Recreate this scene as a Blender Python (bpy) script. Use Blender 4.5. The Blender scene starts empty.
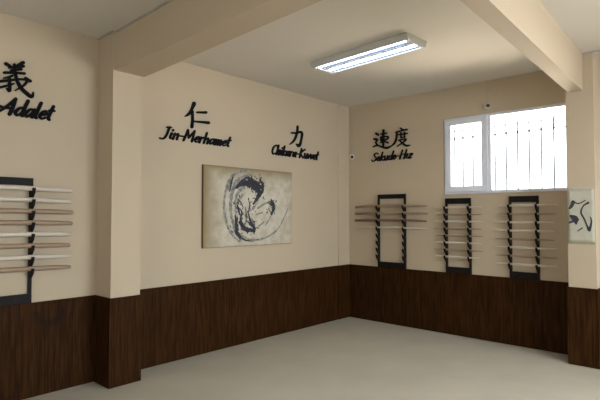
import bpy, bmesh, math, random
from mathutils import Vector, Matrix
random.seed(7)
S = bpy.context.scene
C = S.collection
PI = math.pi
# ---------------------------------------------------------------- camera, sky, light, exposure
cam = bpy.data.cameras.new('camera'); co = bpy.data.objects.new('camera', cam); C.objects.link(co)
cam.sensor_fit = 'HORIZONTAL'; cam.sensor_width = 36; cam.lens = 36 * 486 / 600
co.location = (4.385, -5.859, 1.5)
co.rotation_euler = (math.radians(90 + 1.862), 0, math.radians(42.53))
cam.clip_start = 0.05
S.camera = co
S.view_settings.view_transform = 'Standard'; S.view_settings.look = 'None'
S.view_settings.gamma = 1; S.view_settings.use_curve_mapping = False
S.view_settings.exposure = 1.22

W = bpy.data.worlds.new('world'); S.world = W; W.use_nodes = True
wn = W.node_tree.nodes; wl = W.node_tree.links
bg = wn['Background']; bg.inputs['Color'].default_value = (0.86, 0.93, 1.0, 1); bg.inputs['Strength'].default_value = 2.1

def area(name, loc, rot, sx, sy, power, color, spread=180):
    l = bpy.data.lights.new(name, 'AREA'); l.shape = 'RECTANGLE'; l.size = sx; l.size_y = sy
    l.energy = power; l.color = color; l.spread = math.radians(spread)
    o = bpy.data.objects.new(name, l); C.objects.link(o); o.location = loc; o.rotation_euler = rot
    return o
XR, YF, H = 6.8, -9.2, 3.14
# added area lights at unseen, guessed windows behind and beside the camera
tilt = math.radians(90 - 36)     # added lights slant down, leaving the tops of the walls darker
area('added_light_front', (3.4, YF + 0.10, 1.75), (tilt, 0, PI), 3.6, 1.1, 66, (0.78, 0.89, 1.0), 115)  # added light from behind the camera, its window is a guess
area('added_light_right', (XR - 0.10, -6.0, 1.75), (tilt, 0, math.radians(90)), 3.0, 1.1, 10, (0.78, 0.89, 1.0), 115)  # weak added light on the near part, window unseen
area('added_light_right_bay', (XR - 0.10, -2.2, 1.85), (math.radians(70), 0, math.radians(90)), 2.2, 1.1, 38, (0.80, 0.90, 1.0), 120)  # added to light the left wall from the far bay, window guessed
area('added_light_back', (5.1, -0.10, 2.27), (tilt, 0, 0), 0.7, 0.95, 7, (0.95, 0.97, 1.0), 150)  # added light for the outer side of the column, at a guessed opening
sun = bpy.data.lights.new('sun', 'SUN'); sun.energy = 52; sun.angle = 0.01; sun.color = (1.0, 0.95, 0.88)
so = bpy.data.objects.new('sun', sun); C.objects.link(so); so.rotation_euler = (0, math.radians(-38), 0)   # added to shine along the back wall onto the ground outside
area('added_fill_bay', (5.0, -1.95, H - 0.08), (0, 0, 0), 1.2, 0.3, 7, (0.90, 0.95, 1.0))  # unseen fill light added to brighten the back wall and beam

# ---------------------------------------------------------------- materials
def mat(name, col, rough=0.6, metal=0.0, var=0.0, scale=8.0, bump=0.0, bscale=120.0, stretch=(1, 1, 1), col2=None, spec=0.5):
    m = bpy.data.materials.new(name); m.use_nodes = True
    n = m.node_tree.nodes; l = m.node_tree.links; b = n['Principled BSDF']
    b.inputs['Roughness'].default_value = rough; b.inputs['Metallic'].default_value = metal
    b.inputs['Specular IOR Level'].default_value = spec
    tc = n.new('ShaderNodeTexCoord'); mp = n.new('ShaderNodeMapping'); mp.inputs['Scale'].default_value = stretch
    l.new(tc.outputs['Object'], mp.inputs['Vector'])
    no = n.new('ShaderNodeTexNoise'); no.inputs['Scale'].default_value = scale; no.inputs['Detail'].default_value = 5
    l.new(mp.outputs[0], no.inputs['Vector'])
    r = n.new('ShaderNodeValToRGB'); l.new(no.outputs['Fac'], r.inputs['Fac'])
    if col2 is None: col2 = tuple(c * (1 - var) for c in col)
    r.color_ramp.elements[0].position = 0.32; r.color_ramp.elements[1].position = 0.68
    r.color_ramp.elements[0].color = (*col2, 1); r.color_ramp.elements[1].color = (*col, 1)
    l.new(r.outputs[0], b.inputs['Base Color'])
    if bump > 0:
        n2 = n.new('ShaderNodeTexNoise'); n2.inputs['Scale'].default_value = bscale; n2.inputs['Detail'].default_value = 3
        l.new(mp.outputs[0], n2.inputs['Vector'])
        bp = n.new('ShaderNodeBump'); bp.inputs['Strength'].default_value = bump; bp.inputs['Distance'].default_value = 0.003
        l.new(n2.outputs['Fac'], bp.inputs['Height']); l.new(bp.outputs[0], b.inputs['Normal'])
    return m
M = {}
M['wall'] = mat('cream_wall_paint', (0.505, 0.403, 0.278), 0.75, var=0.05, scale=1.3, bump=0.15, bscale=60)
M['ceiling'] = mat('ceiling_paint', (0.64, 0.59, 0.51), 0.85, var=0.05, scale=1.0, bump=0.15, bscale=60)
M['floor'] = mat('floor_vinyl', (0.52, 0.475, 0.375), 0.55, var=0.09, scale=2.2, bump=0.08, bscale=160)
M['black'] = mat('black_cut_letters', (0.004, 0.004, 0.005), 0.8, var=0.2, scale=20, spec=0.15)
M['rack'] = mat('dark_stained_rack_wood', (0.010, 0.006, 0.005), 0.6, var=0.4, scale=14, stretch=(1, 1, 0.2), spec=0.2)
M['pale'] = mat('pale_stick_wood', (0.60, 0.52, 0.42), 0.5, var=0.2, scale=14, stretch=(0.15, 1, 1))
M['tan'] = mat('tan_stick_wood', (0.33, 0.225, 0.14), 0.5, var=0.25, scale=14, stretch=(0.15, 1, 1))
M['brown'] = mat('brown_stick_wood', (0.19, 0.12, 0.075), 0.5, var=0.3, scale=14, stretch=(0.15, 1, 1))
M['pvc'] = mat('white_window_plastic', (0.72, 0.73, 0.78), 0.35, var=0.03)
M['iron'] = mat('painted_grille_iron', (0.05, 0.05, 0.06), 0.5, var=0.1)
M['metal'] = mat('white_enamelled_metal', (0.62, 0.61, 0.58), 0.4, var=0.03)
M['mirror'] = mat('lamp_reflector_metal', (0.10, 0.12, 0.17), 0.5, var=0.03)
M['cable'] = mat('grey_cable_trunking', (0.42, 0.39, 0.32), 0.6, var=0.1)
M['sensor'] = mat('white_sensor_plastic', (0.60, 0.56, 0.48), 0.5, var=0.03)
M['lens'] = mat('black_lens', (0.004, 0.004, 0.004), 0.15)
M['ink'] = mat('black_ink', (0.018, 0.018, 0.024), 0.8, col2=(0.04, 0.04, 0.05), scale=30)
M['wash'] = mat('grey_ink_wash', (0.11, 0.11, 0.115), 0.7, col2=(0.34, 0.32, 0.27), scale=25)
M['scroll'] = mat('pale_green_scroll_cloth', (0.47, 0.44, 0.34), 0.8, var=0.1, scale=12)
M['scrollband'] = mat('olive_scroll_band', (0.30, 0.27, 0.16), 0.8, var=0.1, scale=12)
M['paper'] = mat('white_paper_scrap', (0.65, 0.65, 0.65), 0.8)
M['canvas_edge'] = mat('canvas_edge', (0.13, 0.08, 0.035), 0.8, var=0.3)

def wood_panel():
    m = bpy.data.materials.new('walnut_laminate_panelling'); m.use_nodes = True
    n = m.node_tree.nodes; l = m.node_tree.links; b = n['Principled BSDF']
    b.inputs['Roughness'].default_value = 0.55; b.inputs['Specular IOR Level'].default_value = 0.05
    g = n.new('ShaderNodeNewGeometry'); mp = n.new('ShaderNodeMapping'); mp.inputs['Scale'].default_value = (1, 1, 0.06)
    l.new(g.outputs['Position'], mp.inputs['Vector'])
    a = n.new('ShaderNodeTexNoise'); a.inputs['Scale'].default_value = 60; a.inputs['Detail'].default_value = 6
    l.new(mp.outputs[0], a.inputs['Vector'])
    r = n.new('ShaderNodeValToRGB'); l.new(a.outputs['Fac'], r.inputs['Fac'])
    e = r.color_ramp.elements
    e[0].position = 0.36; e[0].color = (0.021, 0.0074, 0.0016, 1)
    e[1].position = 0.68; e[1].color = (0.046, 0.0185, 0.0045, 1)
    # board to board variation: 0.4 m wide sheets with thin dark joints
    sep = n.new('ShaderNodeSeparateXYZ'); l.new(g.outputs['Position'], sep.inputs[0])
    ad = n.new('ShaderNodeMath'); ad.operation = 'SUBTRACT'; l.new(sep.outputs[0], ad.inputs[0]); l.new(sep.outputs[1], ad.inputs[1])
    dv = n.new('ShaderNodeMath'); dv.operation = 'MULTIPLY'; dv.inputs[1].default_value = 1 / 0.1; l.new(ad.outputs[0], dv.inputs[0])
    fr = n.new('ShaderNodeMath'); fr.operation = 'FRACT'; l.new(dv.outputs[0], fr.inputs[0])
    lt = n.new('ShaderNodeMath'); lt.operation = 'LESS_THAN'; lt.inputs[1].default_value = 0.05; l.new(fr.outputs[0], lt.inputs[0])
    sc = n.new('ShaderNodeMath'); sc.operation = 'MULTIPLY'; sc.inputs[1].default_value = 0.45; l.new(lt.outputs[0], sc.inputs[0])
    mx = n.new('ShaderNodeMixRGB'); mx.inputs[2].default_value = (0.010, 0.005, 0.003, 1)
    l.new(r.outputs[0], mx.inputs[1]); l.new(sc.outputs[0], mx.inputs[0])
    # a scuffed ring rubbed onto the sheet on the left wall
    vs = n.new('ShaderNodeVectorMath'); vs.operation = 'DISTANCE'; vs.inputs[1].default_value = (0.012, -4.235, 0.69)
    l.new(g.outputs['Position'], vs.inputs[0])
    rr = n.new('ShaderNodeValToRGB'); l.new(vs.outputs['Value'], rr.inputs['Fac'])
    q = rr.color_ramp.elements
    q[0].position = 0.05; q[0].color = (0, 0, 0, 1); q[1].position = 0.15; q[1].color = (0, 0, 0, 1)
    k = q.new(0.10); k.color = (1, 1, 1, 1)
    zc = n.new('ShaderNodeMath'); zc.operation = 'LESS_THAN'; zc.inputs[1].default_value = 0.70; l.new(sep.outputs[2], zc.inputs[0])
    mu = n.new('ShaderNodeMath'); mu.operation = 'MULTIPLY'; l.new(rr.outputs[0], mu.inputs[0]); l.new(zc.outputs[0], mu.inputs[1])
    m3 = n.new('ShaderNodeMath'); m3.operation = 'MULTIPLY'; m3.inputs[1].default_value = 0.7; l.new(mu.outputs[0], m3.inputs[0])
    m2 = n.new('ShaderNodeMixRGB'); m2.inputs[2].default_value = (0.014, 0.008, 0.006, 1)
    l.new(mx.outputs[0], m2.inputs[1]); l.new(m3.outputs[0], m2.inputs[0])
    l.new(m2.outputs[0], b.inputs['Base Color'])
    return m
M['walnut'] = wood_panel()

def canvas_mat(cy, cz, hy, hz):
    m = bpy.data.materials.new('aged_canvas'); m.use_nodes = True
    n = m.node_tree.nodes; l = m.node_tree.links; b = n['Principled BSDF']; b.inputs['Roughness'].default_value = 0.85
    tc = n.new('ShaderNodeTexCoord')
    a = n.new('ShaderNodeTexNoise'); a.inputs['Scale'].default_value = 9; a.inputs['Detail'].default_value = 9; a.inputs['Roughness'].default_value = 0.7
    l.new(tc.outputs['Object'], a.inputs['Vector'])
    r = n.new('ShaderNodeValToRGB'); l.new(a.outputs['Fac'], r.inputs['Fac'])
    r.color_ramp.elements[0].position = 0.3; r.color_ramp.elements[0].color = (0.40, 0.34, 0.23, 1)
    r.color_ramp.elements[1].position = 0.65; r.color_ramp.elements[1].color = (0.62, 0.565, 0.46, 1)
    sp = n.new('ShaderNodeSeparateXYZ'); l.new(tc.outputs['Object'], sp.inputs[0])
    def edge(sock, c, h, bias):      # printed sepia toning that follows the edges of the picture itself
        s1 = n.new('ShaderNodeMath'); s1.operation = 'SUBTRACT'; s1.inputs[1].default_value = c + bias; l.new(sock, s1.inputs[0])
        s2 = n.new('ShaderNodeMath'); s2.operation = 'DIVIDE'; s2.inputs[1].default_value = h; l.new(s1.outputs[0], s2.inputs[0])
        s3 = n.new('ShaderNodeMath'); s3.operation = 'ABSOLUTE'; l.new(s2.outputs[0], s3.inputs[0])
        s4 = n.new('ShaderNodeMath'); s4.operation = 'POWER'; s4.inputs[1].default_value = 4.5; l.new(s3.outputs[0], s4.inputs[0])
        return s4.outputs[0]
    e1 = edge(sp.outputs[0], cy, hy, 0.10); e2 = edge(sp.outputs[2], cz, hz, -0.07)
    mxm = n.new('ShaderNodeMath'); mxm.operation = 'MAXIMUM'; l.new(e1, mxm.inputs[0]); l.new(e2, mxm.inputs[1])
    k = n.new('ShaderNodeMath'); k.operation = 'MULTIPLY'; k.inputs[1].default_value = 0.9; k.use_clamp = True; l.new(mxm.outputs[0], k.inputs[0])
    mx = n.new('ShaderNodeMixRGB'); mx.inputs[2].default_value = (0.24, 0.17, 0.065, 1)
    l.new(r.outputs[0], mx.inputs[1]); l.new(k.outputs[0], mx.inputs[0]); l.new(mx.outputs[0], b.inputs['Base Color'])
    return m
def emit(name, col, st):
    m = bpy.data.materials.new(name); m.use_nodes = True; n = m.node_tree.nodes; b = n['Principled BSDF']
    b.inputs['Emission Color'].default_value = (*col, 1); b.inputs['Emission Strength'].default_value = st
    b.inputs['Base Color'].default_value = (0.8, 0.8, 0.8, 1)
    return m
M['tube'] = emit('lit_fluorescent_tube', (0.72, 0.85, 1.0), 8.5)
def glass():
    m = bpy.data.materials.new('window_glass'); m.use_nodes = True; n = m.node_tree.nodes; l = m.node_tree.links
    n.remove(n['Principled BSDF']); t = n.new('ShaderNodeBsdfTransparent'); g = n.new('ShaderNodeBsdfGlossy'); g.inputs['Roughness'].default_value = 0.02
    f = n.new('ShaderNodeFresnel'); f.inputs['IOR'].default_value = 1.45; x = n.new('ShaderNodeMixShader')
    l.new(f.outputs[0], x.inputs[0]); l.new(t.outputs[0], x.inputs[1]); l.new(g.outputs[0], x.inputs[2]); l.new(x.outputs[0], n['Material Output'].inputs[0])
    return m
M['glass'] = glass()

# ---------------------------------------------------------------- mesh helpers
def box(bm, x0, x1, y0, y1, z0, z1):
    v = [bm.verts.new(p) for p in ((x0,y0,z0),(x1,y0,z0),(x1,y1,z0),(x0,y1,z0),(x0,y0,z1),(x1,y0,z1),(x1,y1,z1),(x0,y1,z1))]
    for f in ((0,3,2,1),(4,5,6,7),(0,1,5,4),(1,2,6,5),(2,3,7,6),(3,0,4,7)): bm.faces.new([v[i] for i in f])
def obj(name, bm, m, parent=None, bevel=0.0, smooth=False):
    bmesh.ops.recalc_face_normals(bm, faces=bm.faces)
    me = bpy.data.meshes.new(name); bm.to_mesh(me); bm.free(); me.materials.append(m)
    if smooth: me.polygons.foreach_set('use_smooth', [True] * len(me.polygons))
    o = bpy.data.objects.new(name, me); C.objects.link(o)
    if parent: o.parent = parent
    if bevel:
        md = o.modifiers.new('bevel', 'BEVEL'); md.width = bevel; md.segments = 2; md.limit_method = 'ANGLE'
    return o
def tag(o, label, cat, group=None):
    o['label'] = label; o['category'] = cat
    if group: o['group'] = group
    return o
def thing(name, label, cat, loc=(0,0,0), rotz=0.0, group=None):
    o = bpy.data.objects.new(name, None); C.objects.link(o); o.location = loc; o.rotation_euler = (0,0,rotz); o.empty_display_size = 0.1
    return tag(o, label, cat, group)
def struct(name, bm, m, parent=None, **k):
    o = obj(name, bm, m, parent, **k)
    if not parent: o['kind'] = 'structure'
    return o
def prism(bm, pts, axis, a, b):      # polygon in the other two axes, extruded from a to b along axis
    def P(q, t):
        if axis == 0: return (t, q[0], q[1])
        if axis == 1: return (q[0], t, q[1])
        return (q[0], q[1], t)
    A = [bm.verts.new(P(q, a)) for q in pts]; B = [bm.verts.new(P(q, b)) for q in pts]
    bm.faces.new(A); bm.faces.new(B[::-1]); n = len(pts)
    for i in range(n): bm.faces.new((A[i], B[i], B[(i+1) % n], A[(i+1) % n]))
def lathe(bm, prof, axis, c, n=16):  # prof: (position along axis, radius)
    rings = []
    for t, r in prof:
        ring = []
        for i in range(n):
            a = 2*PI*i/n; u, v = r*math.cos(a), r*math.sin(a)
            p = (c[0]+t, c[1]+u, c[2]+v) if axis == 0 else ((c[0]+u, c[1]+t, c[2]+v) if axis == 1 else (c[0]+u, c[1]+v, c[2]+t))
            ring.append(bm.verts.new(p))
        rings.append(ring)
    for a, b in zip(rings, rings[1:]):
        for i in range(n): bm.faces.new((a[i], a[(i+1)%n], b[(i+1)%n], b[i]))
    bm.faces.new(rings[0]); bm.faces.new(rings[-1][::-1])
def catmull(P, n=7):
    if len(P) == 2: P = [P[0], tuple((a+b)/2 for a, b in zip(*P)), P[1]]
    Q = [P[0]] + list(P) + [P[-1]]; out = []
    for i in range(1, len(Q)-2):
        for k in range(n):
            t = k/n
            out.append(tuple(0.5*((2*b)+(-a+c)*t+(2*a-5*b+4*c-d)*t*t+(-a+3*b-3*c+d)*t**3) for a, b, c, d in zip(Q[i-1],Q[i],Q[i+1],Q[i+2])))
    out.append(tuple(P[-1])); return out
RAG = random.Random(5)
def stroke(bm, pts, y0, y1, k=1.0, rag=0.0):  # brush stroke in the local x-z plane between depths y0 and y1; pts are (x, z, half width)
    P = catmull(pts, 14 if rag else 7); L = []; R = []
    for i, (x, z, w) in enumerate(P):
        a = P[max(0, i-1)]; b = P[min(len(P)-1, i+1)]; dx, dz = b[0]-a[0], b[1]-a[1]; d = math.hypot(dx, dz) or 1e-6
        nx, nz = -dz/d, dx/d; w = max(w*k, 0.0015)
        wl_, wr_ = (w*(1-rag*RAG.random()), w*(1-rag*RAG.random())) if rag else (w, w)
        L.append((x+nx*wl_, z+nz*wl_)); R.append((x-nx*wr_, z-nz*wr_))
    def rows(y): return [bm.verts.new((p[0], y, p[1])) for p in L], [bm.verts.new((p[0], y, p[1])) for p in R]
    A, B = rows(y0); A2, B2 = rows(y1); n = len(P)
    for i in range(n-1):
        bm.faces.new((A[i],A[i+1],B[i+1],B[i])); bm.faces.new((A2[i],B2[i],B2[i+1],A2[i+1]))
        bm.faces.new((A[i],A2[i],A2[i+1],A[i+1])); bm.faces.new((B[i],B[i+1],B2[i+1],B2[i]))
    bm.faces.new((A[0],B[0],B2[0],A2[0])); bm.faces.new((A[-1],A2[-1],B2[-1],B[-1]))
    for (x, z, w) in (P[0], P[-1]):   # rounded ends
        w = max(w*k, 0.0015)*0.98; prism(bm, [(x+w*math.cos(2*PI*i/12), z+w*math.sin(2*PI*i/12)) for i in range(12)], 1, y0+0.0002, y1)

# ---------------------------------------------------------------- the room
T = 0.22
b = bmesh.new(); box(b, -T, XR+T, YF-T, T, -0.1, 0); struct('floor', b, M['floor'])
b = bmesh.new(); box(b, -14, 18, T, 16, -0.4, -0.3); struct('ground', b, mat('bounce_ground_concrete', (0.60, 0.55, 0.47), 0.9, var=0.15, scale=0.8))  # unseen ground, added to bounce sunlight up to the ceiling
b = bmesh.new(); box(b, -T, XR+T, YF-T, T, H, H+0.15); struct('ceiling', b, M['ceiling'])
b = bmesh.new(); box(b, -T, 0, YF-T, T, 0, H); struct('wall_left', b, M['wall'])
WX0, WX1, WZ0, WZ1 = 1.528, 3.03, 1.775, 2.745
def wall_with_holes(name, along, lo, hi, t0, t1, holes):
    b = bmesh.new()
    def bx(a0, a1, z0, z1):
        if along == 'x': box(b, a0, a1, t0, t1, z0, z1)
        else: box(b, t0, t1, a0, a1, z0, z1)
    p = lo
    for a0, a1, z0, z1 in holes:
        bx(p, a0, 0, H); bx(a0, a1, 0, z0); bx(a0, a1, z1, H); p = a1
    bx(p, hi, 0, H)
    bmesh.ops.remove_doubles(b, verts=b.verts, dist=1e-5)
    return struct(name, b, M['wall'])
wall_with_holes('wall_back', 'x', 0, XR, 0, T, [(WX0, WX1, WZ0, WZ1), (4.75, 5.45, WZ0, WZ1)])  # second opening is unseen, added to brighten the column's outer side
wall_with_holes('wall_front', 'x', 0, XR, YF-T, YF, [(1.6, 5.2, 1.2, 2.3)])  # unseen opening, guessed to go with the added light
wall_with_holes('wall_right', 'y', YF, 0, XR, XR+T, [(-7.5, -4.5, 1.2, 2.3), (-3.3, -1.1, 1.3, 2.4)])  # both openings are unseen, placed for the added lights

CLX, CLY0, CLY1 = 0.285, -3.835, -3.555      # pilaster on the left wall
CRX0, CRX1, CRY = 3.038, 3.29, -0.345         # column beside the window
BZ = 2.79
b = bmesh.new(); box(b, 0, CLX, CLY0, CLY1, 0, H); struct('column', b, M['wall'])
b = bmesh.new(); box(b, CRX0, CRX1, CRY, 0, 0, H); struct('column', b, M['wall'])
b = bmesh.new(); box(b, 0, 0.010, -0.26, 0, 0, H); struct('column', b, M['wall'])
b = bmesh.new(); prism(b, [(CLX, -3.815), (XR, -3.99), (XR, -3.81), (2.5, -3.650), (CLX, -3.535)], 2, BZ, H); struct('ceiling_beam', b, M['wall'])
b = bmesh.new(); prism(b, [(3.068, CRY), (3.198, CRY), (3.325, -3.70), (3.195, -3.70)], 2, BZ-0.025, H); struct('ceiling_beam', b, M['wall'])

# walnut wainscot, one cladding per wall face
WH, wt = 0.78, 0.012
def clad(name, x0, x1, y0, y1):
    b = bmesh.new(); box(b, x0, x1, y0, y1, 0.004, WH); o = struct(name, b, M['walnut']); return o
clad('wainscot_left', 0, wt, YF, CLY0)
clad('wainscot_left', 0, wt, CLY1, -0.26)
clad('wainscot_back', 0.010, CRX0, -wt, 0)
clad('wainscot_back', CRX1, XR, -wt, 0)
clad('wainscot_front', wt, XR, YF, YF+wt)
clad('wainscot_right', XR-wt, XR, YF+wt, -wt)
def wrap(faces):
    b = bmesh.new()
    for f in faces: box(b, *f, 0.004, WH)
    return struct('column_cladding', b, M['walnut'])
wrap([(0, CLX+wt, CLY0-wt, CLY0), (CLX, CLX+wt, CLY0, CLY1), (0, CLX+wt, CLY1, CLY1+wt)])
wrap([(CRX0-wt, CRX1+wt, CRY-wt, CRY), (CRX0-wt, CRX0, CRY, -wt), (CRX1, CRX1+wt, CRY, -wt)])
wrap([(0.010, 0.010+wt, -0.26-wt, -wt), (0, 0.010, -0.26-wt, -0.26)])
# cable trunking along the ceiling joints
b = bmesh.new(); box(b, 0, CLX+0.01, CLY0-0.014, CLY0, H-0.014, H); prism(b, [(CLX, -3.829), (XR, -4.004), (XR, -3.99), (CLX, -3.815)], 2, H-0.014, H); struct('trim_1', b, M['cable'])
b = bmesh.new(); box(b, CRX0+0.155, XR, CRY-0.012, CRY, H-0.012, H); struct('trim_2', b, M['cable'])

# ---------------------------------------------------------------- window
win = bpy.data.objects.new('window_1', None); C.objects.link(win); win['kind'] = 'structure'
def frame(bm, x0, x1, z0, z1, w, y0, y1):
    box(bm, x0, x1, y0, y1, z0, z0+w); box(bm, x0, x1, y0, y1, z1-w, z1)
    box(bm, x0, x0+w, y0, y1, z0+w, z1-w); box(bm, x1-w, x1, y0, y1, z0+w, z1-w)
MX = 2.105
b = bmesh.new(); frame(b, WX0, WX1, WZ0, WZ1, 0.035, 0.012, 0.075); box(b, MX-0.022, MX+0.022, 0.012, 0.075, WZ0+0.035, WZ1-0.035)
obj('window_frame', b, M['pvc'], win, bevel=0.004)
b = bmesh.new(); frame(b, WX0+0.025, MX-0.012, WZ0+0.025, WZ1-0.025, 0.07, -0.012, 0.045)
sash = obj('sash', b, M['pvc'], win, bevel=0.006)
b = bmesh.new(); box(b, 2.046, 2.072, -0.020, -0.012, 2.17, 2.25); box(b, 2.05, 2.068, -0.05, -0.02, 2.215, 2.235); box(b, 2.05, 2.068, -0.052, -0.038, 2.12, 2.24)
obj('handle', b, M['pvc'], sash, bevel=0.003)
b = bmesh.new(); box(b, WX0+0.09, MX-0.08, 0.018, 0.022, WZ0+0.09, WZ1-0.09); obj('glass_pane', b, M['glass'], sash)
b = bmesh.new(); box(b, MX+0.02, WX1-0.03, 0.034, 0.038, WZ0+0.03, WZ1-0.03); obj('glass_pane', b, M['glass'], win)
b = bmesh.new(); box(b, WX0-0.012, CRX0-0.002, -0.014, 0.012, WZ0-0.016, WZ0); obj('window_sill', b, M['wall'], win, bevel=0.003)

gr = thing('window_grille', 'light iron security bars with small knobs outside the window', 'window grille', (0, 0, 0))
GY = 0.15
for z in (2.50, WZ0+0.035, 2.62):
    b = bmesh.new(); box(b, WX0, WX1, GY-0.004, GY+0.004, z-0.005, z+0.005)
    if z != 2.62: obj('rail', b, M['iron'], gr)
    else: b.free()
for x in [1.606, 1.721, 1.853, 1.99] + [2.13+0.1325*i for i in range(7)]:
    b = bmesh.new(); box(b, x-0.007, x+0.007, GY-0.004, GY+0.004, WZ0, WZ1 - 0.10)
    br = obj('bar', b, M['iron'], gr)
    for zc, rr in ((2.50, 0.014), (2.60, 0.012)):
        b = bmesh.new(); lathe(b, [(-2.2*rr, 0.002), (-rr, rr*0.8), (0, rr), (rr, rr*0.8), (2.2*rr, 0.002)], 2, (x, GY, zc), 10)
        obj('knob', b, M['iron'], br, smooth=True)

# ---------------------------------------------------------------- ceiling lamp
lamp = thing('ceiling_light', 'two-tube fluorescent ceiling light in a white metal trough', 'ceiling light', (1.60, -1.855, H), math.radians(-3.2))
LX, LY, LH = 0.60, 0.17, 0.062
b = bmesh.new()
box(b, -LX, LX, -LY, LY, -0.012, 0)
for s in (-1, 1):
    prism(b, [(s*LY, -0.012), (s*(LY-0.02), -LH), (s*(LY-0.034), -LH), (s*(LY-0.03), -0.012)], 0, -LX, LX)
    prism(b, [(s*LX, -0.012), (s*(LX-0.012), -LH), (s*(LX-0.034), -LH), (s*(LX-0.03), -0.012)], 1, -LY+0.02, LY-0.02)
box(b, -LX+0.03, LX-0.03, -0.018, 0.018, -LH+0.008, -0.012)
obj('housing', b, M['metal'], lamp, bevel=0.002)
b = bmesh.new()
for s in (-1, 1):
    prism(b, [(s*0.02, -LH+0.012), (s*0.03, -0.022), (s*0.12, -0.022), (s*0.134, -LH+0.01), (s*0.13, -LH+0.01), (s*0.115, -0.026), (s*0.035, -0.026), (s*0.024, -LH+0.012)], 0, -LX+0.035, LX-0.035)
obj('reflector', b, M['mirror'], lamp)
for s in (-1, 1):
    b = bmesh.new(); lathe(b, [(-0.56, 0.0115), (0.56, 0.0115)], 0, (0, s*0.085, -0.040), 14)
    tb = obj('tube', b, M['tube'], lamp, smooth=False)
    for e in (-0.561, 0.561):
        b = bmesh.new(); box(b, e-0.006, e+0.006, s*0.085-0.016, s*0.085+0.016, -0.06, -0.012)
        obj('tube_holder', b, M['metal'], tb)
    for k in range(-4, 5):
        b = bmesh.new(); box(b, k*0.125-0.002, k*0.125+0.002, min(s*0.026, s*0.125), max(s*0.026, s*0.125), -LH+0.002, -0.055)
        obj('louvre_blade', b, M['mirror'], lamp)

# ---------------------------------------------------------------- cut-out characters and lettering
GI = [[(-4.6,2.727,0.0122),(-4.572,2.715,0.0102)],[(-4.474,2.766,0.0125),(-4.522,2.728,0.0082)],[(-4.575,2.702,0.0082),(-4.471,2.736,0.0104)],[(-4.562,2.682,0.0082),(-4.486,2.707,0.0083)],[(-4.61,2.653,0.0091),(-4.539,2.667,0.0082),(-4.463,2.677,0.0094)],[(-4.539,2.735,0.0093),(-4.532,2.662,0.0093)],[(-4.553,2.639,0.0082),(-4.584,2.62,0.0081),(-4.615,2.607,0.0051)],[(-4.655,2.571,0.01),(-4.584,2.594,0.0092),(-4.501,2.621,0.0083),(-4.445,2.628,0.0073)],[(-4.575,2.624,0.0092),(-4.57,2.561,0.0102),(-4.571,2.51,0.0092),(-4.592,2.529,0.0041)],[(-4.645,2.524,0.008),(-4.592,2.549,0.0081),(-4.542,2.575,0.0062)],[(-4.528,2.652,0.0093),(-4.515,2.603,0.0103),(-4.486,2.552,0.0124),(-4.448,2.518,0.0136),(-4.404,2.494,0.0116),(-4.393,2.533,0.0042)],[(-4.443,2.612,0.0094),(-4.472,2.571,0.0083),(-4.528,2.524,0.0051)],[(-4.455,2.642,0.0083),(-4.418,2.623,0.0105)]]
JIN = [[(-2.784,2.713,0.021),(-2.807,2.662,0.0142),(-2.834,2.61,0.0132),(-2.862,2.58,0.0113),(-2.895,2.559,0.0056)],[(-2.806,2.624,0.0142),(-2.802,2.53,0.0133),(-2.81,2.457,0.0152)],[(-2.744,2.626,0.0086),(-2.68,2.634,0.0116),(-2.625,2.643,0.0136)],[(-2.788,2.52,0.0076),(-2.685,2.527,0.0106),(-2.589,2.533,0.0147)]]
CHIKARA = [[(-1.135,2.685,0.0161),(-1.144,2.615,0.0141),(-1.172,2.542,0.015),(-1.22,2.478,0.0119),(-1.284,2.435,0.0059)],[(-1.251,2.59,0.0089),(-1.154,2.599,0.012),(-1.081,2.623,0.0142),(-1.046,2.602,0.0162),(-1.061,2.524,0.0152),(-1.085,2.461,0.0182),(-1.118,2.432,0.0181),(-1.159,2.451,0.008)]]
SOKU = [[(0.499,2.683,0.013),(0.533,2.659,0.0151)],[(0.467,2.602,0.013),(0.515,2.59,0.014),(0.495,2.55,0.0097),(0.522,2.512,0.0129)],[(0.447,2.493,0.0065),(0.524,2.507,0.0097),(0.605,2.473,0.0128),(0.68,2.456,0.0148),(0.753,2.476,0.0074)],[(0.623,2.711,0.0139),(0.621,2.596,0.015),(0.62,2.484,0.0128)],[(0.579,2.663,0.0086),(0.675,2.664,0.0096)],[(0.581,2.616,0.0097),(0.581,2.57,0.0096)],[(0.579,2.62,0.0086),(0.691,2.616,0.0095),(0.683,2.581,0.0096),(0.583,2.574,0.0075)],[(0.616,2.566,0.0096),(0.578,2.536,0.0064)],[(0.643,2.556,0.0096),(0.695,2.526,0.0106)]]
DO = [[(0.896,2.71,0.0094),(0.934,2.684,0.0114)],[(0.824,2.66,0.0084),(0.91,2.671,0.0093),(0.998,2.679,0.0103)],[(0.841,2.658,0.0115),(0.832,2.573,0.0125),(0.804,2.513,0.0126),(0.747,2.471,0.0063)],[(0.865,2.62,0.0073),(1.003,2.623,0.0082)],[(0.904,2.643,0.0083),(0.906,2.576,0.0083)],[(0.962,2.644,0.0083),(0.96,2.575,0.0083)],[(0.897,2.574,0.0073),(0.97,2.577,0.0072)],[(0.868,2.543,0.0083),(0.982,2.549,0.0093),(0.944,2.511,0.0093),(0.843,2.462,0.0052)],[(0.888,2.534,0.0083),(0.941,2.487,0.0114),(0.99,2.457,0.0134),(1.042,2.458,0.0061)]]
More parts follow.
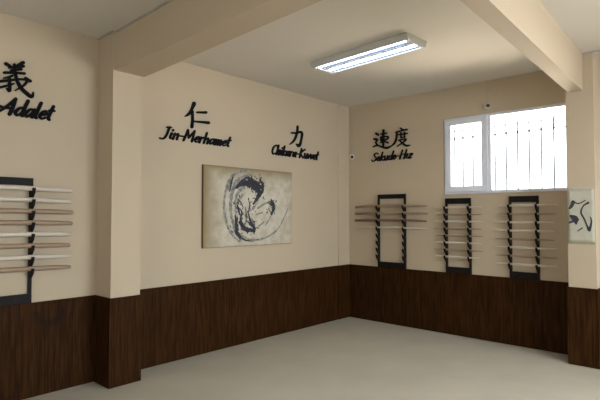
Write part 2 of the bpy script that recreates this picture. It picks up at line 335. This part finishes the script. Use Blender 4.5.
PAINT_GREY = [[(-2.015,2.033,0.006),(-2.189,2.01,0.0088),(-2.318,1.895,0.0115),(-2.379,1.707,0.0113),(-2.37,1.495,0.0142),(-2.289,1.309,0.0114),(-2.154,1.195,0.0058)],[(-1.995,1.987,0.009),(-2.17,1.923,0.0175),(-2.263,1.783,0.0202),(-2.287,1.566,0.0172),(-2.23,1.365,0.0173),(-2.139,1.218,0.0116)],[(-2.043,2.037,0.0089),(-2.189,1.998,0.0088),(-2.293,1.905,0.0144),(-2.329,1.795,0.0086)],[(-2.015,2.027,0.009),(-2.035,1.978,0.0089),(-2.151,1.913,0.0146),(-2.226,1.828,0.0116)],[(-2.185,1.306,0.0087),(-1.992,1.218,0.0089),(-1.747,1.228,0.0092),(-1.523,1.337,0.0063),(-1.396,1.504,0.0064),(-1.35,1.591,0.0032)],[(-2.111,1.744,0.0118),(-2.202,1.625,0.0116),(-2.216,1.503,0.0087)],[(-2.064,1.592,0.0089),(-2.048,1.45,0.0118),(-2.117,1.348,0.0146)],[(-1.865,1.594,0.0091),(-1.757,1.645,0.0092),(-1.642,1.684,0.0062)],[(-1.893,1.516,0.006),(-1.79,1.54,0.0061)],[(-1.847,1.373,0.0091),(-1.765,1.424,0.0061)],[(-1.865,1.703,0.0121),(-1.938,1.57,0.006)],[(-1.739,1.387,0.0061),(-1.684,1.448,0.0062),(-1.641,1.504,0.0062)],[(-1.994,1.658,0.0089),(-2.001,1.569,0.0089)],[(-2.104,1.833,0.0177),(-2.188,1.756,0.0146),(-2.232,1.639,0.0087)]]
PAINT_INK = [[(-2.196,1.829,0.0145),(-2.093,1.886,0.0354),(-1.975,1.874,0.0509),(-1.865,1.813,0.0455),(-1.841,1.753,0.0243)],[(-2.015,1.932,0.0149),(-1.894,1.902,0.0242),(-1.833,1.851,0.0244)],[(-1.841,1.935,0.0091),(-1.791,1.892,0.0215),(-1.799,1.8,0.0245),(-1.873,1.721,0.0242),(-1.938,1.645,0.012)],[(-2.216,1.495,0.0116),(-2.201,1.393,0.026),(-2.185,1.292,0.0261),(-2.117,1.24,0.0088)],[(-2.187,1.62,0.0087),(-2.172,1.568,0.0146),(-2.148,1.515,0.0088)],[(-2.148,1.422,0.0175),(-2.071,1.347,0.0353),(-1.932,1.324,0.0239)],[(-2.025,1.551,0.0089),(-1.993,1.45,0.0178),(-1.945,1.375,0.0239),(-1.904,1.344,0.009)],[(-1.642,1.697,0.0093),(-1.603,1.629,0.0313),(-1.611,1.566,0.025),(-1.646,1.522,0.0093)],[(-1.706,1.664,0.0062),(-1.598,1.619,0.0156)],[(-2.263,1.941,0.0087),(-2.285,1.854,0.0144),(-2.307,1.781,0.0057)],[(-2.147,1.262,0.0058),(-2.07,1.215,0.0118),(-1.932,1.195,0.003)],[(-1.833,1.936,0.0092),(-1.808,1.968,0.0061)]]
SCROLL_INK = [[(3.062,1.576,0.0107),(3.08,1.6,0.0178),(3.094,1.639,0.0213)],[(3.09,1.646,0.0107),(3.142,1.624,0.007),(3.204,1.655,0.0052)],[(3.071,1.499,0.0142),(3.108,1.469,0.0353),(3.118,1.42,0.0106)],[(3.059,1.43,0.0107),(3.134,1.462,0.0141)],[(3.23,1.63,0.0122),(3.186,1.599,0.007),(3.164,1.534,0.0088),(3.19,1.473,0.0087),(3.211,1.412,0.0087),(3.23,1.36,0.0139)],[(3.246,1.487,0.0052),(3.254,1.439,0.0087),(3.235,1.355,0.0139)],[(3.132,1.346,0.0053),(3.173,1.378,0.007)]]
def character(name, label, data, left):
    o = thing(name, label, 'wall character', (0, 0, 0), PI/2 if left else 0, 'cut-out characters on the walls')
    b = bmesh.new()
    for i, st in enumerate(data): stroke(b, st, -0.016-0.0003*i, 0.0, 1.12)
    me = obj(name, b, M['black']); C.objects.unlink(me); data_ = me.data; bpy.data.objects.remove(me)
    bpy.data.objects.remove(o)
    o = bpy.data.objects.new(name, data_); C.objects.link(o); o.rotation_euler = (0, 0, PI/2 if left else 0)
    return tag(o, label, 'wall character', 'black characters on the walls')
character('wall_character', 'black many-stroke brush character on the wall above the lettering at far left', GI, True)
character('wall_character', 'black brush character of a leaning stroke with two short bars above the painting', JIN, True)
character('wall_character', 'black two-stroke brush character on the left wall near the room corner', CHIKARA, True)
character('wall_character', 'black brush character with a long sweeping base, left one of the pair', SOKU, False)
character('wall_character', 'black brush character under a slanting roof stroke, right one of the pair', DO, False)

GL = {
 'G': (.78, [[(.62,.85),(.4,1),(.15,.75),(.08,.4),(.2,.05),(.45,.02),(.6,.2),(.62,.42)], [(.38,.45),(.72,.45)]]),
 'i': (.28, [[(.1,.5),(.08,.1),(.2,.02)], [(.12,.76),(.13,.80)]]), 'y': (.28, [[(.1,.5),(.08,.1),(.2,.02)]]),
 '-': (.38, [[(.05,.36),(.3,.36)]]),
 'A': (.68, [[(-.1,.05),(.2,.45),(.46,1)], [(.46,1),(.50,.5),(.50,0)], [(-.12,.42),(.15,.36),(.55,.40)]]),
 'd': (.52, [[(.4,.46),(.18,.48),(.05,.18),(.2,.0),(.4,.25)], [(.42,1),(.40,.4),(.40,.06),(.48,0)]]),
 'a': (.50, [[(.4,.48),(.18,.48),(.05,.18),(.18,.0),(.38,.3)], [(.40,.5),(.38,.1),(.46,.0)]]),
 'l': (.26, [[(.1,1),(.08,.15),(.18,0)]]),
 'e': (.40, [[(.06,.24),(.32,.32),(.26,.52),(.1,.42),(.05,.15),(.2,0),(.36,.1)]]),
 't': (.34, [[(.15,.9),(.12,.15),(.22,0)], [(.0,.6),(.3,.62)]]),
 'J': (.50, [[(.30,1),(.28,.3),(.15,-.08),(-.12,-.08)], [(.12,.97),(.44,1)]]),
 'n': (.45, [[(.05,.5),(.05,0)], [(.06,.3),(.25,.52),(.33,.4),(.32,.05),(.38,0)]]),
 'M': (.82, [[(.02,0),(.10,1)], [(.10,1),(.33,.3)], [(.33,.3),(.62,1)], [(.62,1),(.66,0)]]),
 'r': (.36, [[(.05,.5),(.05,0)], [(.06,.3),(.2,.5),(.32,.48)]]),
 'h': (.45, [[(.05,1),(.05,0)], [(.06,.3),(.25,.52),(.33,.4),(.33,.0)]]),
 'm': (.62, [[(.05,.5),(.05,0)], [(.06,.35),(.2,.52),(.27,.4),(.27,0)], [(.28,.35),(.42,.52),(.5,.4),(.5,0)]]),
 'C': (.60, [[(.55,.8),(.38,1),(.12,.75),(.08,.3),(.25,0),(.5,.12)]]),
 'k': (.44, [[(.05,1),(.05,0)], [(.35,.5),(.08,.25),(.38,0)]]),
 'K': (.62, [[(.08,1),(.08,0)], [(.55,1),(.1,.5),(.55,0)]]),
 'u': (.47, [[(.05,.5),(.08,.08),(.22,.02),(.35,.3)], [(.36,.5),(.36,0)]]),
 'v': (.40, [[(.03,.5),(.15,0),(.36,.52)]]),
 'S': (.60, [[(.55,.85),(.35,1),(.12,.8),(.3,.55),(.5,.32),(.38,.05),(.15,0),(0,.15)]]),
 'o': (.42, [[(.2,.5),(.05,.25),(.18,0),(.35,.25),(.22,.5)]]),
 'H': (.70, [[(.08,1),(.08,0)], [(.55,1),(.55,0)], [(.08,.5),(.55,.52)]]),
 'z': (.42, [[(.05,.48),(.35,.48),(.05,.02),(.38,.02)]]),
}
NAMES = {'-': 'hyphen'}
def lettering(text, label, x0, x1, zb, cap, left, hw):
    root = thing('wall_lettering', label, 'wall lettering', (0,0,0), PI/2 if left else 0, 'lettering under the wall characters')
    tot = sum(GL[c][0] for c in text); sh = 0.36*cap; sx = (x1 - x0 - sh*0.6) / tot; x = x0
    for i, c in enumerate(text):
        w, sts = GL[c]; b = bmesh.new()
        for j, st in enumerate(sts):
            pts = []
            for q, (u, v) in enumerate(st):
                a = st[max(0, q-1)]; d = st[min(len(st)-1, q+1)]; dx, dz = abs(d[0]-a[0]), abs(d[1]-a[1])
                ver = dz / (dx+dz+1e-6)
                pts.append((x + u*sx + v*sh, zb + v*cap, hw*(0.8+0.5*ver)))
            stroke(b, pts, -0.013-0.0003*j-0.0005*(i % 2), 0.0)
        obj(NAMES.get(c, 'letter'), b, M['black'], root)
        x += w*sx
lettering('Gi-Adalet', 'black slanted brush lettering reading Gi-Adalet, cut off at far left', -4.85, -4.215, 2.322, 0.132, True, 0.0108)
lettering('Jin-Merhamet', 'black slanted brush lettering reading Jin-Merhamet above the painting', -3.175, -2.262, 2.300, 0.116, True, 0.0100)
lettering('Chikara-Kuvvet', 'black slanted brush lettering reading Chikara-Kuvvet near the room corner', -1.625, -0.695, 2.280, 0.118, True, 0.0105)
lettering('Sokudo-Hyz', 'black slanted brush lettering reading Sokudo-Hız left of the window', 0.415, 1.095, 2.285, 0.115, False, 0.0092)

# ---------------------------------------------------------------- ink painting on canvas
PY0, PY1, PZ0, PZ1 = -2.672, -1.268, 1.145, 2.062
pt = thing('canvas_painting', 'wide canvas with black and grey brush strokes swirling in a ring', 'painting', (0,0,0), PI/2)
b = bmesh.new(); box(b, PY0, PY1, -0.029, 0, PZ0, PZ1)
cv = obj('canvas', b, M['canvas_edge'], pt, bevel=0.003)
b = bmesh.new(); box(b, PY0+0.004, PY1-0.004, -0.030, -0.0285, PZ0+0.004, PZ1-0.004)
obj('picture_ground', b, canvas_mat((PY0+PY1)/2, (PZ0+PZ1)/2, (PY1-PY0)/2+0.08, (PZ1-PZ0)/2+0.06), pt)
b = bmesh.new()
for i, st in enumerate(PAINT_GREY): stroke(b, st, -0.0304-0.00005*i, -0.029, 1.7, 0.5)
obj('grey_brushwork', b, M['wash'], pt)
b = bmesh.new()
for i, st in enumerate(PAINT_INK): stroke(b, st, -0.0314-0.00005*i, -0.029, 1.25, 0.55)
extra = [[(-2.25,1.80,.004),(-2.14,1.90,.012),(-2.03,1.955,.016),(-1.93,1.93,.010)], [(-1.90,1.86,.014),(-1.86,1.80,.02),(-1.88,1.74,.010)],
         [(-2.17,1.60,.005),(-2.12,1.54,.014),(-2.14,1.46,.018),(-2.10,1.40,.012)], [(-2.05,1.44,.008),(-1.98,1.40,.018),(-1.92,1.36,.012)],
         [(-2.20,1.70,.004),(-2.14,1.66,.010),(-2.10,1.60,.006)], [(-2.02,1.70,.003),(-2.00,1.62,.009),(-2.03,1.54,.004)], [(-1.97,1.47,.004),(-1.93,1.42,.010),(-1.92,1.37,.006)],
         [(-1.68,1.68,.005),(-1.63,1.65,.016),(-1.60,1.59,.016),(-1.63,1.54,.006)], [(-2.24,1.33,.004),(-2.19,1.28,.012),(-2.13,1.22,.005)]]
for i, st in enumerate(extra): stroke(b, st, -0.0317-0.00004*i, -0.029, 1.1, 0.6)
rs = random.Random(3)
for i in range(150):                              # dry flecks round the ink masses
    st = rs.choice(PAINT_INK[:8]); p = rs.choice(st); a = rs.uniform(0, 2*PI); L = rs.uniform(0.01, 0.05)
    x, z = p[0]+rs.gauss(0, 0.045), p[1]+rs.gauss(0, 0.04)
    stroke(b, [(x, z, 0.002), (x+L*math.cos(a)/2, z+L*math.sin(a)/2, rs.uniform(0.003, 0.008)), (x+L*math.cos(a), z+L*math.sin(a), 0.0015)], -0.0322-0.00003*i, -0.029)
obj('black_brushwork', b, M['ink'], pt)

# ---------------------------------------------------------------- hanging scroll on the column
sc = thing('hanging_scroll', 'pale green hanging scroll with black brush strokes on the column', 'scroll', (0, CRY, 0))
b = bmesh.new(); nx = 8; g = []
for j in range(15):
    z = 1.235 + (1.772-1.235)*j/14; g.append([bm_v for bm_v in (b.verts.new((3.041+0.239*i/nx, -0.0045-0.0012*math.sin(j*0.7), z)) for i in range(nx+1))])
for j in range(14):
    for i in range(nx): b.faces.new((g[j][i], g[j][i+1], g[j+1][i+1], g[j+1][i]))
o = obj('cloth', b, M['scroll'], sc, smooth=True); md = o.modifiers.new('thick', 'SOLIDIFY'); md.thickness = 0.002; md.offset = 0
b = bmesh.new(); box(b, 3.041, 3.280, -0.011, 0.0, 1.217, 1.240); obj('bottom_band', b, M['scrollband'], sc, bevel=0.003)
b = bmesh.new(); box(b, 3.041, 3.280, -0.009, 0.0, 1.768, 1.782); obj('top_band', b, M['scroll'], sc, bevel=0.002)
b = bmesh.new()
for i, st in enumerate(SCROLL_INK): stroke(b, st, -0.0072-0.00005*i, -0.006, 0.9)
obj('brushwork', b, M['ink'], sc)

# ---------------------------------------------------------------- ceiling-hung sensors with their wires
def sensor(loc, rz, label, drop):
    t = thing('camera_sensor', label, 'sensor', loc, rz, 'small round wall cameras')
    b = bmesh.new(); lathe(b, [(0, 0.044), (-0.008, 0.044), (-0.020, 0.041), (-0.034, 0.032), (-0.042, 0.018), (-0.044, 0.004)], 1, (0,0,0), 24); obj('housing', b, M['sensor'], t, smooth=True)
    b = bmesh.new(); lathe(b, [(0.0, 0.021), (-0.012, 0.021), (-0.017, 0.012), (-0.018, 0.003)], 1, (0,0,0), 18); ln = obj('lens', b, M['lens'], t, smooth=True)
    ln.location = (0.020, -0.031, -0.006); ln.rotation_euler = (math.radians(12), 0, math.radians(38))
    b = bmesh.new(); box(b, -0.003, 0.003, -0.006, 0, 0.04, drop); obj('wire', b, M['cable'], t)
sensor((2.097, 0, 2.834), 0, 'small white round camera with a black lens on the wall above the window', H-2.834)
sensor((0.068, 0, 2.381), 0, 'small white round camera with a black lens high in the room corner', H-2.381)

# ---------------------------------------------------------------- stick racks
def rack(loc, rz, label, x0, x1, z0, z1, hooks, top_h, bot_h, pw=0.024):
    t = thing('stick_rack', label, 'rack', loc, rz, 'dark wall racks for wooden sticks')
    b = bmesh.new(); box(b, x0, x1, -0.030, 0, z1-top_h, z1); obj('top_board', b, M['rack'], t, bevel=0.003)
    b = bmesh.new(); box(b, x0, x1, -0.034, 0, z0, z0+bot_h); obj('bottom_board', b, M['rack'], t, bevel=0.003)
    hs = sorted(hooks); n = len(hs)
    for xx in (x0, x1-pw):
        pts = [(0, z0+bot_h), (-0.028, z0+bot_h)]
        for i, h in enumerate(hs):
            p = (hs[i]-hs[i-1]) if i else (hs[1]-hs[0])
            pts += [(-0.028, h-0.62*p), (-0.074, h-0.018), (-0.090, h+0.026), (-0.078, h+0.024), (-0.072, h), (-0.028, h)]
        pts += [(-0.026, z1-top_h), (0, z1-top_h)]
        b = bmesh.new(); prism(b, pts, 0, xx, xx+pw); obj('notched_post', b, M['rack'], t)
    return t
def stick(loc, rz, label, x0, x1, z, r, m, group, taper=0.55, name='wooden_stick'):
    b = bmesh.new(); L = x1-x0; xc = (x0+x1)/2
    lathe(b, ([(0, r*0.6), (0.004, r*0.9), (0.25*L, r), (0.62*L, r*0.96), (0.9*L, r*(taper+0.2)), (L-0.01, r*taper), (L, r*taper*0.5)] if name == 'training_sword' else [(0, r*0.25), (0.01, r*0.4), (0.22*L, r*0.85), (0.5*L, r), (0.78*L, r*0.85), (L-0.01, r*0.4), (L, r*0.25)]), 0, (-L/2, 0, 0), 12)
    if name == 'training_sword':
        for v in b.verts: v.co.z += -0.012 * (2*v.co.x/L)**2 + 0.004     # slight curve of the blade
    o = obj(name, b, m, smooth=True)
    d = -0.051
    R = Matrix.Rotation(rz, 4, 'Z'); p = R @ Vector((xc, d, z + r)); o.location = (loc[0]+p.x, loc[1]+p.y, p.z); o.rotation_euler = (0, 0, rz)
    return tag(o, label, 'stick', group)
ORD = ['topmost', 'second from the top', 'third from the top', 'fourth from the top', 'fifth from the top', 'sixth from the top', 'seventh from the top', 'lowest']
rs = random.Random(11)
# rack between the corner and the window
h1 = [1.615-0.098*i for i in range(8)]
rack((0,0,0), 0, 'tall dark notched rack nearest the room corner, only its upper hooks filled', 0.530, 0.975, 0.782, 1.80, h1, 0.062, 0.075)
for i, (m, a, c) in enumerate((('tan', 0.165, 1.315), ('tan', 0.160, 1.320), ('brown', 0.155, 1.310), ('pale', 0.175, 1.305))):
    lb = ['topmost', 'second from the top', 'third from the top', 'lowest'][i]
    stick((0,0,0), 0, {'tan': 'light brown', 'brown': 'darker brown', 'pale': 'pale'}[m] + ' wooden stick in the corner rack, ' + lb, a, c, h1[i], (0.020, 0.020, 0.020, 0.014)[i], M[m], 'sticks in the corner rack', name='training_sword')
h2 = [1.592-0.0886*i for i in range(8)]
rack((0,0,0), 0, 'narrow dark notched rack full of short sticks under the opening window sash', 1.553, 1.885, 0.782, 1.722, h2, 0.072, 0.075)
for i in range(8):
    m = ['pale', 'tan', 'pale', 'tan', 'tan', 'pale', 'tan', 'pale'][i]
    stick((0,0,0), 0, 'short thin wooden stick in the rack under the opening sash, ' + ORD[i], 1.42+rs.uniform(-.02,.03), 2.04+rs.uniform(-.03,.02), h2[i], 0.0135, M[m], 'short sticks in the narrow rack')
h3 = [1.605-0.0966*i for i in range(8)]
rack((0,0,0), 0, 'dark notched rack full of short sticks nearest the column with the scroll', 2.345, 2.668, 0.782, 1.728, h3, 0.072, 0.075)
for i in range(8):
    m = ['pale', 'tan', 'pale', 'pale', 'tan', 'pale', 'tan', 'pale'][i]
    stick((0,0,0), 0, 'short thin wooden stick in the rack nearest the column, ' + ORD[i], 2.20+rs.uniform(-.02,.03), 2.86+rs.uniform(-.03,.02), h3[i], 0.0140, M[m], 'short sticks in the rack by the column')
h4 = [1.704-0.0942*i for i in range(8)]
rack((0,0,0), PI/2, 'large dark notched rack at far left, cut off by the picture edge', -4.855, -4.385, 0.782, 1.812, h4, 0.072, 0.078)
for i in range(8):
    m = ['pale', 'pale', 'tan', 'tan', 'pale', 'tan', 'pale', 'tan'][i]
    stick((0,0,0), PI/2, ('pale' if m == 'pale' else 'light brown') + ' long wooden stick in the far left rack, ' + ORD[i], -5.26+rs.uniform(-.02,.02), -4.075+rs.uniform(-.015,.01), h4[i], 0.021, M[m], 'long sticks in the far left rack', taper=0.75, name='training_sword')

# small scrap by the skirting
b = bmesh.new()
prism(b, [(0,0),(0.05,0.008),(0.062,0.03),(0.02,0.036),(-0.006,0.02)], 2, 0.0, 0.008)
o = obj('paper_scrap', b, M['paper'], bevel=0.002); o.location = (2.79, -0.10, 0.0); tag(o, 'tiny white paper scrap on the floor against the dark panelling', 'litter')
